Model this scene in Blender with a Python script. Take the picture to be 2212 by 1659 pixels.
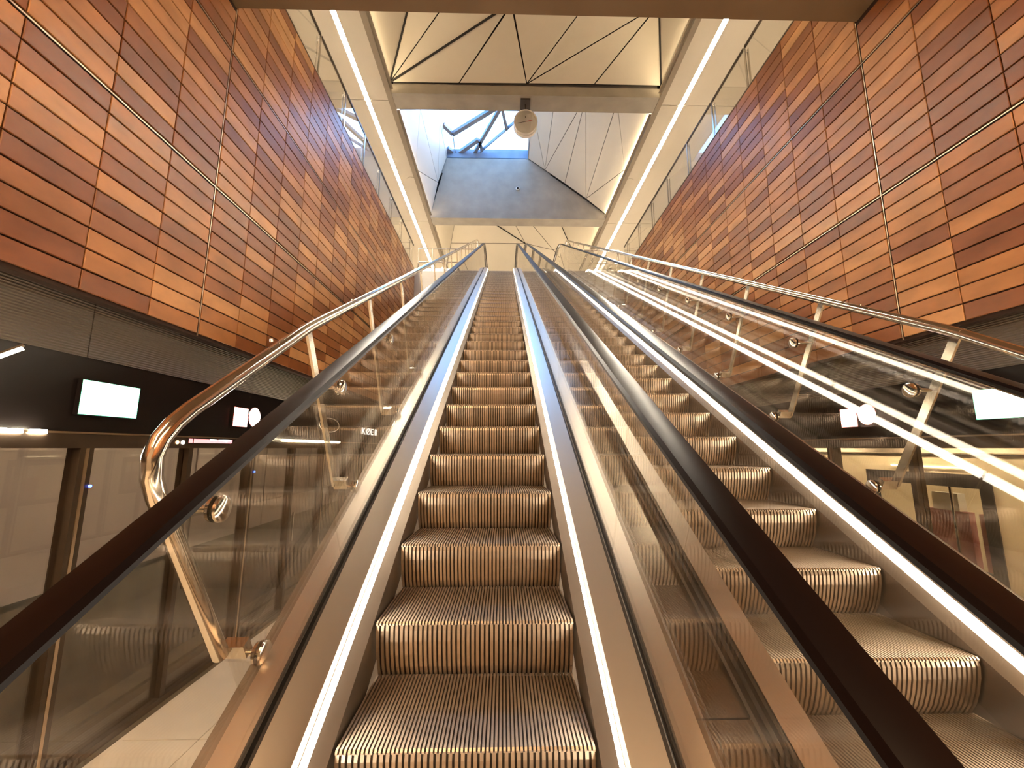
import bpy, math, random
import numpy as np
from mathutils import Vector, Matrix

for o in list(bpy.data.objects): bpy.data.objects.remove(o, do_unlink=True)
S = bpy.context.scene
COL = S.collection
random.seed(7)

# ------------------------------------------------------------------ camera
CZ = 2.28                                   # lens height above the platform floor
F = 885.0; TH = math.radians(8.9)
PSI = math.atan(19 * math.cos(TH) / F)
FW = np.array([math.sin(PSI) * math.cos(TH), math.cos(PSI) * math.cos(TH), math.sin(TH)])
RT = np.array([math.cos(PSI), -math.sin(PSI), 0.0]); UP = np.cross(RT, FW)
cam = bpy.data.cameras.new('camera'); cam.sensor_width = 36; cam.lens = F / 2212 * 36
cam.clip_start = 0.02; cam.clip_end = 300
co = bpy.data.objects.new('camera', cam); COL.objects.link(co)
co.matrix_world = Matrix(((RT[0], UP[0], -FW[0], 0), (RT[1], UP[1], -FW[1], 0), (RT[2], UP[2], -FW[2], CZ), (0, 0, 0, 1)))
S.camera = co

# ------------------------------------------------------------------ world + exposure
W = bpy.data.worlds.new('world'); S.world = W; W.use_nodes = True
wn = W.node_tree; wn.nodes.clear()
bg = wn.nodes.new('ShaderNodeBackground'); wo = wn.nodes.new('ShaderNodeOutputWorld')
sky = wn.nodes.new('ShaderNodeTexSky'); sky.sky_type = 'NISHITA'; sky.sun_disc = False
sky.sun_elevation = math.radians(35); sky.sun_rotation = math.radians(60); sky.air_density = 1.0; sky.dust_density = .4; sky.ozone_density = 4.0
bg.inputs['Strength'].default_value = 1.15
hs_ = wn.nodes.new('ShaderNodeHueSaturation'); hs_.inputs['Saturation'].default_value = 1.12; hs_.inputs['Hue'].default_value = .493
wn.links.new(sky.outputs[0], hs_.inputs['Color']); wn.links.new(hs_.outputs[0], bg.inputs['Color']); wn.links.new(bg.outputs[0], wo.inputs['Surface'])
S.view_settings.view_transform = 'Standard'; S.view_settings.look = 'None'
S.view_settings.gamma = 1; S.view_settings.use_curve_mapping = False
S.view_settings.exposure = 1.5

WARM = (1.0, 0.70, 0.40)
STRIP_E = 72.0        # soffit light lines
SKIRT_E = 9.5        # escalator skirt lights
COVE_E = 9.0         # cove lines at the vault edges
TRACK_E = 34.0
PLAT_E = 16.0         # light lines under the slab

# ------------------------------------------------------------------ projection helpers (pixel -> direction)
def proj(P):
    P = np.asarray(P, float) - np.array([0, 0, CZ]); d = P @ FW
    return 1106 + F * (P @ RT) / d, 829.5 - F * (P @ UP) / d, d
def ray(x, y): return FW + RT * (x - 1106) / F - UP * (y - 829.5) / F
def onplane(px, P0, n):
    r = ray(*px); P0 = np.asarray(P0, float) - np.array([0, 0, CZ]); n = np.asarray(n, float)
    return r * ((P0 @ n) / (r @ n)) + np.array([0, 0, CZ])
CA, SA = math.cos(math.pi / 6), math.sin(math.pi / 6)
def inc(X, t, n):                            # incline coordinates (along, normal) from the lens
    return np.array([X, t * CA - n * SA, CZ + t * SA + n * CA])
NOSE = -1.403

# ------------------------------------------------------------------ materials
def mat(name, base=(.5, .5, .5), rough=.5, metal=0., emit=None, estr=0., spec=.5):
    m = bpy.data.materials.new(name); m.use_nodes = True
    b = m.node_tree.nodes['Principled BSDF']
    b.inputs['Base Color'].default_value = (*base, 1); b.inputs['Roughness'].default_value = rough
    b.inputs['Metallic'].default_value = metal; b.inputs['Specular IOR Level'].default_value = spec
    if emit:
        b.inputs['Emission Color'].default_value = (*emit, 1); b.inputs['Emission Strength'].default_value = estr
    return m
def noisy(name, c1, c2, rough, scale=3., metal=0., bump=0., stretch=(1, 1, 1), r2=None, spec=.5, detail=6):
    m = mat(name, c1, rough, metal, spec=spec); nt = m.node_tree; b = nt.nodes['Principled BSDF']
    tc = nt.nodes.new('ShaderNodeTexCoord'); mp = nt.nodes.new('ShaderNodeMapping'); mp.inputs['Scale'].default_value = stretch
    nz = nt.nodes.new('ShaderNodeTexNoise'); nz.inputs['Scale'].default_value = scale; nz.inputs['Detail'].default_value = detail
    rp = nt.nodes.new('ShaderNodeValToRGB'); rp.color_ramp.elements[0].color = (*c1, 1); rp.color_ramp.elements[1].color = (*c2, 1)
    rp.color_ramp.elements[0].position = .3; rp.color_ramp.elements[1].position = .7
    nt.links.new(tc.outputs['Object'], mp.inputs['Vector']); nt.links.new(mp.outputs[0], nz.inputs['Vector'])
    nt.links.new(nz.outputs['Fac'], rp.inputs['Fac']); nt.links.new(rp.outputs['Color'], b.inputs['Base Color'])
    if r2 is not None:
        mr = nt.nodes.new('ShaderNodeMapRange'); mr.inputs['To Min'].default_value = rough; mr.inputs['To Max'].default_value = r2
        nt.links.new(nz.outputs['Fac'], mr.inputs['Value']); nt.links.new(mr.outputs[0], b.inputs['Roughness'])
    if bump:
        bp = nt.nodes.new('ShaderNodeBump'); bp.inputs['Strength'].default_value = bump; bp.inputs['Distance'].default_value = .01
        nt.links.new(nz.outputs['Fac'], bp.inputs['Height']); nt.links.new(bp.outputs[0], b.inputs['Normal'])
    return m
def tile_mat(name, island):
    m = mat(name, (.4, .15, .06), .28, spec=.5); nt = m.node_tree; b = nt.nodes['Principled BSDF']
    if island: src = nt.nodes.new('ShaderNodeNewGeometry').outputs['Random Per Island']
    else: src = nt.nodes.new('ShaderNodeObjectInfo').outputs['Random']
    rp = nt.nodes.new('ShaderNodeValToRGB'); rp.color_ramp.interpolation = 'LINEAR'; cr = rp.color_ramp
    cols = [(0, (.215, .070, .022)), (.28, (.27, .096, .030)), (.50, (.35, .140, .046)), (.70, (.455, .205, .073)), (1, (.57, .29, .115))]
    cr.elements[0].position = 0; cr.elements[0].color = (*cols[0][1], 1); cr.elements[1].position = 1; cr.elements[1].color = (*cols[-1][1], 1)
    for p, c in cols[1:-1]: e = cr.elements.new(p); e.color = (*c, 1)
    nt.links.new(src, rp.inputs['Fac'])
    gp = nt.nodes.new('ShaderNodeNewGeometry'); mp = nt.nodes.new('ShaderNodeMapping'); mp.inputs['Scale'].default_value = (1.5, 1.6, 3)
    nz = nt.nodes.new('ShaderNodeTexNoise'); nz.inputs['Scale'].default_value = 1.6; nz.inputs['Detail'].default_value = 4; nz.inputs['Roughness'].default_value = .5
    nt.links.new(gp.outputs['Position'], mp.inputs['Vector']); nt.links.new(mp.outputs[0], nz.inputs['Vector'])
    mr = nt.nodes.new('ShaderNodeMapRange'); mr.inputs['From Min'].default_value = .3; mr.inputs['From Max'].default_value = .7
    mr.inputs['To Min'].default_value = .80; mr.inputs['To Max'].default_value = 1.22
    nt.links.new(nz.outputs['Fac'], mr.inputs['Value'])
    mx = nt.nodes.new('ShaderNodeMix'); mx.data_type = 'RGBA'; mx.blend_type = 'MULTIPLY'; mx.inputs['Factor'].default_value = 1
    nt.links.new(rp.outputs['Color'], mx.inputs[6]); nt.links.new(mr.outputs[0], mx.inputs[7])
    nt.links.new(mx.outputs[2], b.inputs['Base Color'])
    r = nt.nodes.new('ShaderNodeMapRange'); r.inputs['To Min'].default_value = .26; r.inputs['To Max'].default_value = .46
    nt.links.new(nz.outputs['Fac'], r.inputs['Value']); nt.links.new(r.outputs[0], b.inputs['Roughness'])
    bp = nt.nodes.new('ShaderNodeBump'); bp.inputs['Strength'].default_value = .10; bp.inputs['Distance'].default_value = .006
    nt.links.new(nz.outputs['Fac'], bp.inputs['Height']); nt.links.new(bp.outputs[0], b.inputs['Normal'])
    return m
def glass_mat(name, tint=(.97, .98, .96), ior=1.5, rough=0.0, boost=1.0):
    m = bpy.data.materials.new(name); m.use_nodes = True; nt = m.node_tree; nt.nodes.clear()
    o = nt.nodes.new('ShaderNodeOutputMaterial'); mx = nt.nodes.new('ShaderNodeMixShader')
    t = nt.nodes.new('ShaderNodeBsdfTransparent'); t.inputs['Color'].default_value = (*tint, 1)
    g = nt.nodes.new('ShaderNodeBsdfGlossy'); g.inputs['Roughness'].default_value = rough; g.inputs['Color'].default_value = (1, 1, 1, 1)
    r0 = ((ior - 1) / (ior + 1)) ** 2
    lw = nt.nodes.new('ShaderNodeLayerWeight'); lw.inputs['Blend'].default_value = .5      # Facing = 1 - |cos|
    pw = nt.nodes.new('ShaderNodeMath'); pw.operation = 'POWER'; pw.inputs[1].default_value = 5
    mu = nt.nodes.new('ShaderNodeMath'); mu.operation = 'MULTIPLY_ADD'; mu.inputs[1].default_value = (1 - r0) * boost; mu.inputs[2].default_value = r0 * boost; mu.use_clamp = True
    nt.links.new(lw.outputs['Facing'], pw.inputs[0]); nt.links.new(pw.outputs[0], mu.inputs[0]); nt.links.new(mu.outputs[0], mx.inputs[0])
    nt.links.new(t.outputs[0], mx.inputs[1]); nt.links.new(g.outputs[0], mx.inputs[2]); nt.links.new(mx.outputs[0], o.inputs['Surface'])
    return m
def emis(name, c, s): return mat(name, (.8, .8, .8), .5, emit=c, estr=s)

M = {
 'tile': tile_mat('terracotta_tile', False), 'tilef': tile_mat('terracotta_tile_field', True),
 'joint': mat('dark_joint', (.03, .012, .006), .8), 'bead': mat('bronze_bead', (.55, .42, .30), .3, 1),
 'steel': noisy('brushed_steel', (.60, .56, .50), (.68, .64, .58), .17, 6, 1., stretch=(1, .05, .05), r2=.25),
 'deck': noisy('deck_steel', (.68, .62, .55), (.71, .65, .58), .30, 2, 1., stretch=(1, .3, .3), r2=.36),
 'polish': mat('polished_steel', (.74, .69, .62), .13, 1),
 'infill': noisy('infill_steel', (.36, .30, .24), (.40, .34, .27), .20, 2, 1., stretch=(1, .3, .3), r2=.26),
 'rubber': mat('black_rubber', (.004, .002, .002), .30, spec=.12), 'gasket': mat('black_gasket', (.015, .012, .01), .5),
 'step': noisy('step_aluminium', (.34, .27, .205), (.39, .315, .24), .38, 30, .85),
 'stepdark': mat('step_groove', (.05, .04, .03), .6, .3),
 'skirt': noisy('skirt_panel', (.20, .165, .13), (.24, .20, .16), .35, 4, .9),
 'clad': noisy('cladding', (.24, .19, .15), (.28, .23, .18), .4, 4, .8),
 'conc': noisy('concrete', (.30, .27, .23), (.38, .34, .29), .75, 2.2, bump=.15),
 'concdark': noisy('slab_concrete', (.17, .112, .060), (.20, .135, .075), .7, 1.4, bump=.08),
 'panel': noisy('vault_panel', (.62, .57, .49), (.65, .60, .52), .42, .8),
 'soffit': noisy('soffit_panel', (.56, .50, .415), (.58, .52, .435), .5, .8),
 'edge': noisy('edge_beam', (.24, .19, .14), (.28, .23, .17), .6, 2),
 'dark': mat('dark_backing', (.012, .009, .008), .7), 'black': mat('black_fascia', (.008, .006, .006), .28),
 'floor': noisy('floor_stone', (.80, .73, .61), (.86, .79, .67), .3, 3), 'upper': noisy('upper_floor', (.50, .45, .38), (.54, .49, .42), .4, 3),
 'glass': glass_mat('balustrade_glass', (.955, .95, .93), 1.5), 'pane': glass_mat('screen_glass', (.93, .91, .88), 1.5, boost=1.0),
 'sky': glass_mat('skylight_glass', (.97, .98, .98), 1.3),
 'frame': noisy('bronze_frame', (.07, .05, .035), (.09, .065, .045), .4, 4, .6), 'grey': noisy('tunnel_panel', (.34, .28, .27), (.40, .33, .31), .5, 1.2),
 'rib': mat('ribbed_metal', (.15, .125, .10), .5, .5), 'cream': noisy('train_cream', (.74, .62, .44), (.78, .66, .48), .35, 1.),
 'white': mat('white_enamel', (.75, .70, .64), .4), 'face': mat('clock_face', (.82, .78, .72), .4), 'red': mat('red_hand', (.6, .03, .02), .4),
 'skyframe': noisy('skylight_steel', (.16, .18, .24), (.20, .22, .28), .5, 3),
 'track': noisy('track_bed', (.10, .075, .05), (.16, .12, .08), .8, 3), 'seat': noisy('seat_fabric', (.45, .16, .15), (.5, .2, .19), .7, 4),
 'pale': noisy('pale_panel', (.62, .68, .72), (.7, .75, .78), .15, 1.5),
 'strip': emis('bright_strip', (1, .88, .70), STRIP_E), 'skirtlight': emis('skirt_light', (1, .84, .66), SKIRT_E),
 'cove': emis('cove_light', (1, .78, .46), COVE_E), 'plat': emis('platform_light', (1, .66, .36), PLAT_E),
 'lgreen': emis('green_sign_light', (.72, 1, .86), 7), 'lred': emis('red_sign_light', (1, .72, .62), 7),
 'lwhite': emis('white_sign_light', (1, .93, .86), 5), 'lhead': emis('header_light', (1, .86, .60), 10), 'lpink': emis('pink_display', (.85, .16, .22), .8),
 'ltrack': emis('track_lamp_light', (1, .80, .52), TRACK_E), 'rimgreen': emis('green_rim', (.08, .9, .45), 1.2), 'rimred': emis('red_rim', (1, .10, .08), 1.2), 'lhead2': emis('header_lamp_light', (1, .86, .62), 70), 'lletter': emis('letter_light', (1, .93, .86), 1.1), 'ltrack2': emis('track_lamp_light_warm', (1, .80, .52), 90), 'lblue': emis('blue_indicator', (.02, .10, 1), 3), 'lglint': emis('train_lamp_glint', (1, .88, .6), 2.2), 'lorange': emis('orange_indicator', (1, .5, .2), 1.5),
}
# ribbed metal: fine horizontal ribs as relief
nt = M['rib'].node_tree; gp = nt.nodes.new('ShaderNodeNewGeometry'); wv = nt.nodes.new('ShaderNodeTexWave'); wv.bands_direction = 'Z'
wv.inputs['Scale'].default_value = 16; nt.links.new(gp.outputs['Position'], wv.inputs['Vector'])
bp = nt.nodes.new('ShaderNodeBump'); bp.inputs['Strength'].default_value = 1; bp.inputs['Distance'].default_value = .008
nt.links.new(wv.outputs['Fac'], bp.inputs['Height']); nt.links.new(bp.outputs[0], nt.nodes['Principled BSDF'].inputs['Normal'])

# ------------------------------------------------------------------ mesh builder
class MB:
    def __init__(s): s.v = []; s.f = []
    def add(s, v, f):
        o = len(s.v); s.v += [tuple(map(float, p)) for p in v]; s.f += [tuple(i + o for i in q) for q in f]; return s
    def box(s, x0, x1, y0, y1, z0, z1):
        return s.add([(x0, y0, z0), (x1, y0, z0), (x1, y1, z0), (x0, y1, z0), (x0, y0, z1), (x1, y0, z1), (x1, y1, z1), (x0, y1, z1)],
                     [(3, 2, 1, 0), (4, 5, 6, 7), (0, 1, 5, 4), (1, 2, 6, 5), (2, 3, 7, 6), (3, 0, 4, 7)])
    def prism(s, pts, th):                     # polygon + thickness vector
        pts = [np.asarray(p, float) for p in pts]; th = np.asarray(th, float); n = len(pts)
        return s.add(pts + [p + th for p in pts], [tuple(range(n))[::-1], tuple(range(n, 2 * n))] + [(i, (i + 1) % n, (i + 1) % n + n, i + n) for i in range(n)])
    def bar(s, a, b, w, h, upv=(0, 0, 1)):     # rectangular bar a->b
        a = np.asarray(a, float); b = np.asarray(b, float); d = b - a; d /= np.linalg.norm(d)
        u = np.asarray(upv, float); x = np.cross(d, u); x /= np.linalg.norm(x); u = np.cross(x, d)
        c = [(-w / 2, -h / 2), (w / 2, -h / 2), (w / 2, h / 2), (-w / 2, h / 2)]
        return s.add([p + x * i + u * j for p in (a, b) for i, j in c], [(0, 1, 2, 3), (7, 6, 5, 4), (0, 4, 5, 1), (1, 5, 6, 2), (2, 6, 7, 3), (3, 7, 4, 0)])
    def tube(s, pts, r, seg=14):
        pts = [np.asarray(p, float) for p in pts]; n = len(pts); vs = []; ref = None
        for i, p in enumerate(pts):
            d = pts[min(i + 1, n - 1)] - pts[max(i - 1, 0)]; d /= np.linalg.norm(d)
            if ref is None: ref = np.array([1., 0, 0]) if abs(d[0]) < .9 else np.array([0, 0, 1.])
            x = ref - d * (ref @ d); x /= np.linalg.norm(x); ref = x; y = np.cross(d, x)
            vs += [p + r * (math.cos(2 * math.pi * k / seg) * x + math.sin(2 * math.pi * k / seg) * y) for k in range(seg)]
        fs = [(i * seg + k, i * seg + (k + 1) % seg, (i + 1) * seg + (k + 1) % seg, (i + 1) * seg + k) for i in range(n - 1) for k in range(seg)]
        return s.add(vs, fs + [tuple(range(seg))[::-1], tuple(range((n - 1) * seg, n * seg))])
    def disc(s, c, axis, r, th, seg=24):
        c = np.asarray(c, float); a = np.asarray(axis, float); a /= np.linalg.norm(a)
        return s.tube([c - a * th / 2, c + a * th / 2], r, seg)
    def lathe(s, c, axis, prof, seg=28):       # prof: (along axis, radius)
        c = np.asarray(c, float); a = np.asarray(axis, float); a /= np.linalg.norm(a)
        x = np.cross(a, (0, 0, 1) if abs(a[2]) < .9 else (1, 0, 0)); x /= np.linalg.norm(x); y = np.cross(a, x); vs = []
        for h, r in prof: vs += [c + a * h + r * (math.cos(2 * math.pi * k / seg) * x + math.sin(2 * math.pi * k / seg) * y) for k in range(seg)]
        n = len(prof); fs = [(i * seg + k, i * seg + (k + 1) % seg, (i + 1) * seg + (k + 1) % seg, (i + 1) * seg + k) for i in range(n - 1) for k in range(seg)]
        return s.add(vs, fs + [tuple(range(seg))[::-1], tuple(range((n - 1) * seg, n * seg))])
    def mesh(s, name, m, smooth=False):
        me = bpy.data.meshes.new(name); me.from_pydata(s.v, [], s.f); me.validate()
        import bmesh as bmm
        b = bmm.new(); b.from_mesh(me); bmm.ops.recalc_face_normals(b, faces=b.faces); b.to_mesh(me); b.free()
        me.materials.append(M[m] if isinstance(m, str) else m)
        if smooth:
            for p in me.polygons: p.use_smooth = True
            try: me.set_sharp_from_angle(angle=math.radians(38))
            except Exception: pass
        return me
    def build(s, name, m, parent=None, smooth=False): return place(s.mesh(name, m, smooth), name, parent)

def wloc(o):
    p = Vector((0, 0, 0))
    while o: p += o.location; p += (o.matrix_parent_inverse.translation if o.parent else Vector((0, 0, 0))); o = o.parent
    return p
def place(me, name, parent=None, loc=(0, 0, 0)):
    o = bpy.data.objects.new(name, me); COL.objects.link(o); o.location = loc
    if parent: o.parent = parent; o.matrix_parent_inverse = Matrix.Translation(-wloc(parent))
    return o
def tag(o, label=None, cat=None, group=None, kind=None):
    if label: o['label'] = label
    if cat: o['category'] = cat
    if group: o['group'] = group
    if kind: o['kind'] = kind
    return o
def thing(name, label, cat, loc=(0, 0, 0), group=None):
    o = bpy.data.objects.new(name, None); COL.objects.link(o); o.location = loc; o.empty_display_size = .2
    return tag(o, label, cat, group)
def struct(name, label=None, loc=None):
    o = bpy.data.objects.new(name, None); COL.objects.link(o); o.empty_display_size = .2
    if loc: o.location = loc
    o['kind'] = 'structure'
    if label: o['label'] = label; o['category'] = name.split('_')[0]
    return o
def sbuild(mb, name, m, label, cat):
    o = mb.build(name, m); o['kind'] = 'structure'; o['label'] = label; o['category'] = cat; return o
Z = lambda h: CZ + h

# ================================================================== SETTING
XL, XR = -3.05, 4.13               # tile wall faces
FLH = 6.0; SOF = 4.97; CEIL = 8.7  # upper floor, slab soffit, concourse soffit (above lens)
YE, YT = 4.03, 13.35               # opening edges
ZU, ZS, ZC = Z(FLH), Z(SOF), Z(CEIL)

# platform floor: slab and stone tiles where they show
fl = sbuild(MB().box(-3.06, 4.16, -8, 40, -.30, -.02), 'floor', 'floor', 'pale stone platform floor', 'floor')
tm = MB().box(0, .594, 0, 1.19, -.02, 0).mesh('tile', 'floor')
for ix in range(12):
    for iy in range(8):
        x = -3.0 + ix * .6
        if -.80 < x + .3 < 2.0: continue
        place(tm, 'tile', fl, (x, .1 + iy * 1.2, 0))
MB().box(-3.0, 4.15, -8, .09, -.02, 0).build('paving', 'floor', fl)
MB().box(-3.0, 4.15, 9.75, 40, -.02, 0).build('paving', 'floor', fl)

# tile walls
ROW0 = Z(1.11); RH = .1652; CW = .582; PANEL = [Z(1.11), Z(2.735), Z(4.40), Z(6.05)]
def wall(side, X, sgn):
    root = struct('wall_' + side, None)
    back = MB()
    back.box(min(X, X - sgn * .25), max(X, X - sgn * .25) , -8, YT, Z(1.10), Z(6.05)) if False else None
    x0, x1 = (X - .30, X - .020) if sgn > 0 else (X + .020, X + .30)
    b = MB().box(x0, x1, -8, 40, Z(1.10), ZS).box(x0, x1, YE, YT, ZS, Z(6.05)); b.build('backing', 'joint', root)
    cand = []
    for c in range(-20, 30):
        ya = YE + c * CW; yb = ya + CW
        if ya < -7.5: continue
        for p in range(3):
            za, zb = PANEL[p], PANEL[p + 1]; n = 10; g = .034; rh = (zb - za - g) / n
            for r in range(n):
                zz = za + g / 2 + r * rh
                if (c < 0 or ya > YT - .3) and zz + rh > ZS - .01: continue
                if ya > 16: continue
                g0 = .016 if c == 0 else .004; g1 = .016 if c == -1 else .004
                j = random.uniform(-.004, .004)
                cand.append((ya + g0, yb - g1, zz + .0065, zz + rh - .0065, c, p))
    def area(t):
        q = [proj((X, y, z)) for y in t[:2] for z in t[2:4]]
        if min(k[2] for k in q) < .2: return 0
        cx = sum(k[0] for k in q) / 4; cy = sum(k[1] for k in q) / 4
        if not (-40 < cx < 2252 and -30 < cy < 1000): return 0
        return (max(k[0] for k in q) - min(k[0] for k in q)) * (max(k[1] for k in q) - min(k[1] for k in q))
    cand.sort(key=area, reverse=True)
    cache = {}
    def tb(mb, y0, y1, z0, z1, ox=0):
        e = .004; a, bk = (X, X - .018) if sgn > 0 else (X, X + .018); s = -sgn
        pts = [(a + ox + s * 0.0, y0 + e, z0 + e), (a + ox, y1 - e, z0 + e), (a + ox, y1 - e, z1 - e), (a + ox, y0 + e, z1 - e),
               (a + ox + s * e, y0, z0), (a + ox + s * e, y1, z0), (a + ox + s * e, y1, z1), (a + ox + s * e, y0, z1),
               (bk, y0, z0), (bk, y1, z0), (bk, y1, z1), (bk, y0, z1)]
        f = [(0, 1, 2, 3)] + [(i, (i + 1) % 4, (i + 1) % 4 + 4, i + 4) for i in range(4)] + [(i + 4, (i + 1) % 4 + 4, (i + 1) % 4 + 8, i + 8) for i in range(4)]
        mb.add(pts, f)
    rest = MB()
    for k, t in enumerate(cand):
        if k < 300:
            w = round(t[1] - t[0], 3); h = round(t[3] - t[2], 3)
            if (w, h) not in cache:
                m = MB(); tb(m, 0, w, 0, h); cache[(w, h)] = m.mesh('tile', 'tile')
            o = place(cache[(w, h)], 'tile', root, (random.uniform(-.0015, .0015), t[0], t[2]))
        else: tb(rest, *t[:4], random.uniform(-.0015, .0015))
    tag(rest.build('tile_field', 'tilef', root), 'terracotta wall tiles', kind='stuff')
    # metal beads in the panel joints
    xb0, xb1 = (X - .014, X - .003) if sgn > 0 else (X + .003, X + .014)
    for z in PANEL[1:3]: MB().box(xb0, xb1, -7.5, YT, z - .006, z + .006).build('joint_bead', 'bead', root)
    MB().box(xb0, xb1, YE - .005, YE + .005, PANEL[0], Z(4.95)).build('joint_bead', 'bead', root)
    MB().box(min(X, X - sgn * .10), max(X, X - sgn * .10) + 0, YE, YT, Z(6.05), Z(6.06)).build('wall_cap', 'edge', root)
    return root
wl = wall('left', XL, 1); tag(wl, 'long wall of glossy brown terracotta tiles above the doors to the empty track', 'wall')
wr = wall('right', XR, -1); tag(wr, 'long wall of glossy brown terracotta tiles above the platform doors with the cream train', 'wall')

# upper slab pieces around the opening
sbuild(MB().box(-9, XL - .02 + .0, -8, 40, ZS, ZU).box(XL - .02, XR + .02, -8, YE, ZS, ZU) , 'ceiling_slab', 'concdark', 'brown concrete slab over the platform, its edge crossing above the escalators', 'ceiling')
sbuild(MB().box(XR + .02, 10, -8, 40, ZS, ZU), 'ceiling_slab', 'concdark', 'brown concrete slab behind the tile wall with the cream train below', 'ceiling')
sbuild(MB().box(XL - .02, XR + .02, YT, 40, ZS, ZU), 'floor_landing', 'upper', 'upper landing floor at the head of the escalators', 'floor')
sbuild(MB().box(-9, XL - .16, -8, 40, ZU, ZU + .01), 'floor_concourse', 'upper', 'pale concourse floor above the empty track', 'floor')
sbuild(MB().box(XR + .16, 10, -8, 40, ZU, ZU + .01), 'floor_concourse', 'upper', 'pale concourse floor above the cream train', 'floor')
# end walls
sbuild(MB().box(-9.3, 10.3, 40, 40.3, -3, 16), 'wall_end', 'conc', 'far end wall of the station hall', 'wall')
sbuild(MB().box(-9.3, 10.3, -8.3, -8, -3, 16), 'wall_back', 'conc', 'end wall of the station behind the escalator foot', 'wall')
sbuild(MB().box(-9.3, -9, -8, 40, -3, 14), 'wall_outer', 'soffit', 'outer wall of the upper concourse beyond the dark track', 'wall')
sbuild(MB().box(10, 10.3, -8, 40, -3, 14), 'wall_outer', 'soffit', 'outer wall of the upper concourse beyond the cream train', 'wall')

# concourse soffits, panel by panel, with a slot for the light line
XSL, XSR = -3.46, 4.55
XOL, XOR = -2.80, 3.90             # vault opening edges
YB = [-2.2, 3.5, 9.2, 14.8, 20.35, 26, 31.6, 37.2]
for nm, xo, xi, xs, lab in (('ceiling_soffit', -9, XOL - .12, XSL, 'beige panelled soffit with a light line over the balustrade on the dark track side'),
                            ('ceiling_soffit', 10, XOR + .12, XSR, 'beige panelled soffit with a light line over the balustrade on the cream train side')):
    r = struct(nm); tag(r, lab, 'ceiling')
    for a, b in zip([-8] + YB, YB + [40]):
        for u, v in ((xo, xs - .055), (xs + .055, xi)) if xo < xi else ((xi, xs - .055), (xs + .055, xo)):
            MB().box(u, v, a + .008, b - .008, ZC, ZC + .03).build('soffit_panel', 'soffit', r)
    MB().box(min(xo, xi), max(xo, xi), -8, 40, ZC + .06, ZC + .10).build('backing', 'dark', r)
    lt = thing('light_line', 'long linear ceiling light in the soffit over the ' + ('dark track side' if xo < 0 else 'cream train side'), 'light', (xs, 12, ZC))
    for a, b in zip([-8] + YB, YB + [40]):
        MB().box(xs - .045, xs + .045, a + .012, b - .012, ZC + .012, ZC + .03).build('diffuser', 'strip', lt)
    MB().box(xs - .055, xs + .055, -8, 40, ZC + .034, ZC + .055).build('channel', 'white', lt)
# flush ceiling discs
for x, y, lab in ((-3.277 + .25, 12.31, 'flush round cover in the soffit on the dark track side'), (4.372 - .25, 12.24, 'flush round cover in the soffit on the cream train side')):
    d = MB().disc((x, y, ZC - .004), (0, 0, 1), .15, .012).build('ceiling_speaker', 'soffit'); tag(d, lab, 'speaker', 'flush ceiling covers')

# edge beams along the vault opening and cove lights
for x, lab in ((XOL, 'brown edge beam of the vault on the dark track side'), (XOR, 'brown edge beam of the vault on the cream train side')):
    s = 1 if x > 0 else -1
    e = MB().box(min(x, x + s * .13), max(x, x + s * .13), -8, 40, ZC - .02, ZC + .24).build('trim_1' if s < 0 else 'trim_2', 'edge'); tag(e, lab, 'beam', kind='structure')
# cross beams
BE = [(3.45, 4.0), (8.98, 9.47), (14.54, 15.07), (20.10, 20.60), (25.7, 26.2)]
for i, (a, b) in enumerate(BE):
    o = MB().box(XOL, XOR, a, b, ZC, ZC + .26).box(XOL, XOR, a + .1, b - .06, ZC + .26, ZC + .8)
    sbuild(o, 'beam', 'conc', ['concrete roof beam hidden above the slab edge', 'concrete roof beam carrying the clock', 'concrete roof beam under the skylight wall',
                               'concrete roof beam beyond the escalator head', 'last concrete roof beam'][i], 'beam')

# vault facets -------------------------------------------------------------
def poly_inset(P, d):
    P = [np.asarray(p, float) for p in P]; c = sum(P) / len(P); out = []
    n = len(P)
    for i in range(n):
        a, b, e = P[i - 1], P[i], P[(i + 1) % n]
        u = (a - b) / np.linalg.norm(a - b); v = (e - b) / np.linalg.norm(e - b); w = u + v; L = np.linalg.norm(w)
        if L < 1e-4: out.append(b); continue
        si = math.sqrt(max(1e-6, (1 - u @ v) / 2)); w = w / L * min(d / si, d * 5)
        if w @ (c - b) < 0: w = -w
        out.append(b + w)
    return out
def facet(root, polys, P0, n, gap=.012, th=.02, wide=()):
    n = np.asarray(n, float); n /= np.linalg.norm(n)
    if (np.asarray([0, 0, CZ]) - np.asarray(P0)) @ n > 0: n = -n            # n points away from the hall
    for pl in polys:
        Q = [onplane(p, P0, n) if len(p) == 2 else np.asarray(p, float) for p in pl]
        MB().prism(poly_inset(Q, gap), n * th).build('vault_panel', 'panel', root)
    for a, b, w in wide:
        A, B = onplane(a, P0, n), onplane(b, P0, n)
        MB().bar(A - n * .02, B - n * .02, w, .03, n).build('joint_strip', 'dark', root)
def backing(root, pts, off): MB().prism([np.asarray(p, float) + np.asarray(off) for p in pts], np.asarray(off) * .6).build('backing', 'dark', root)

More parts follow.
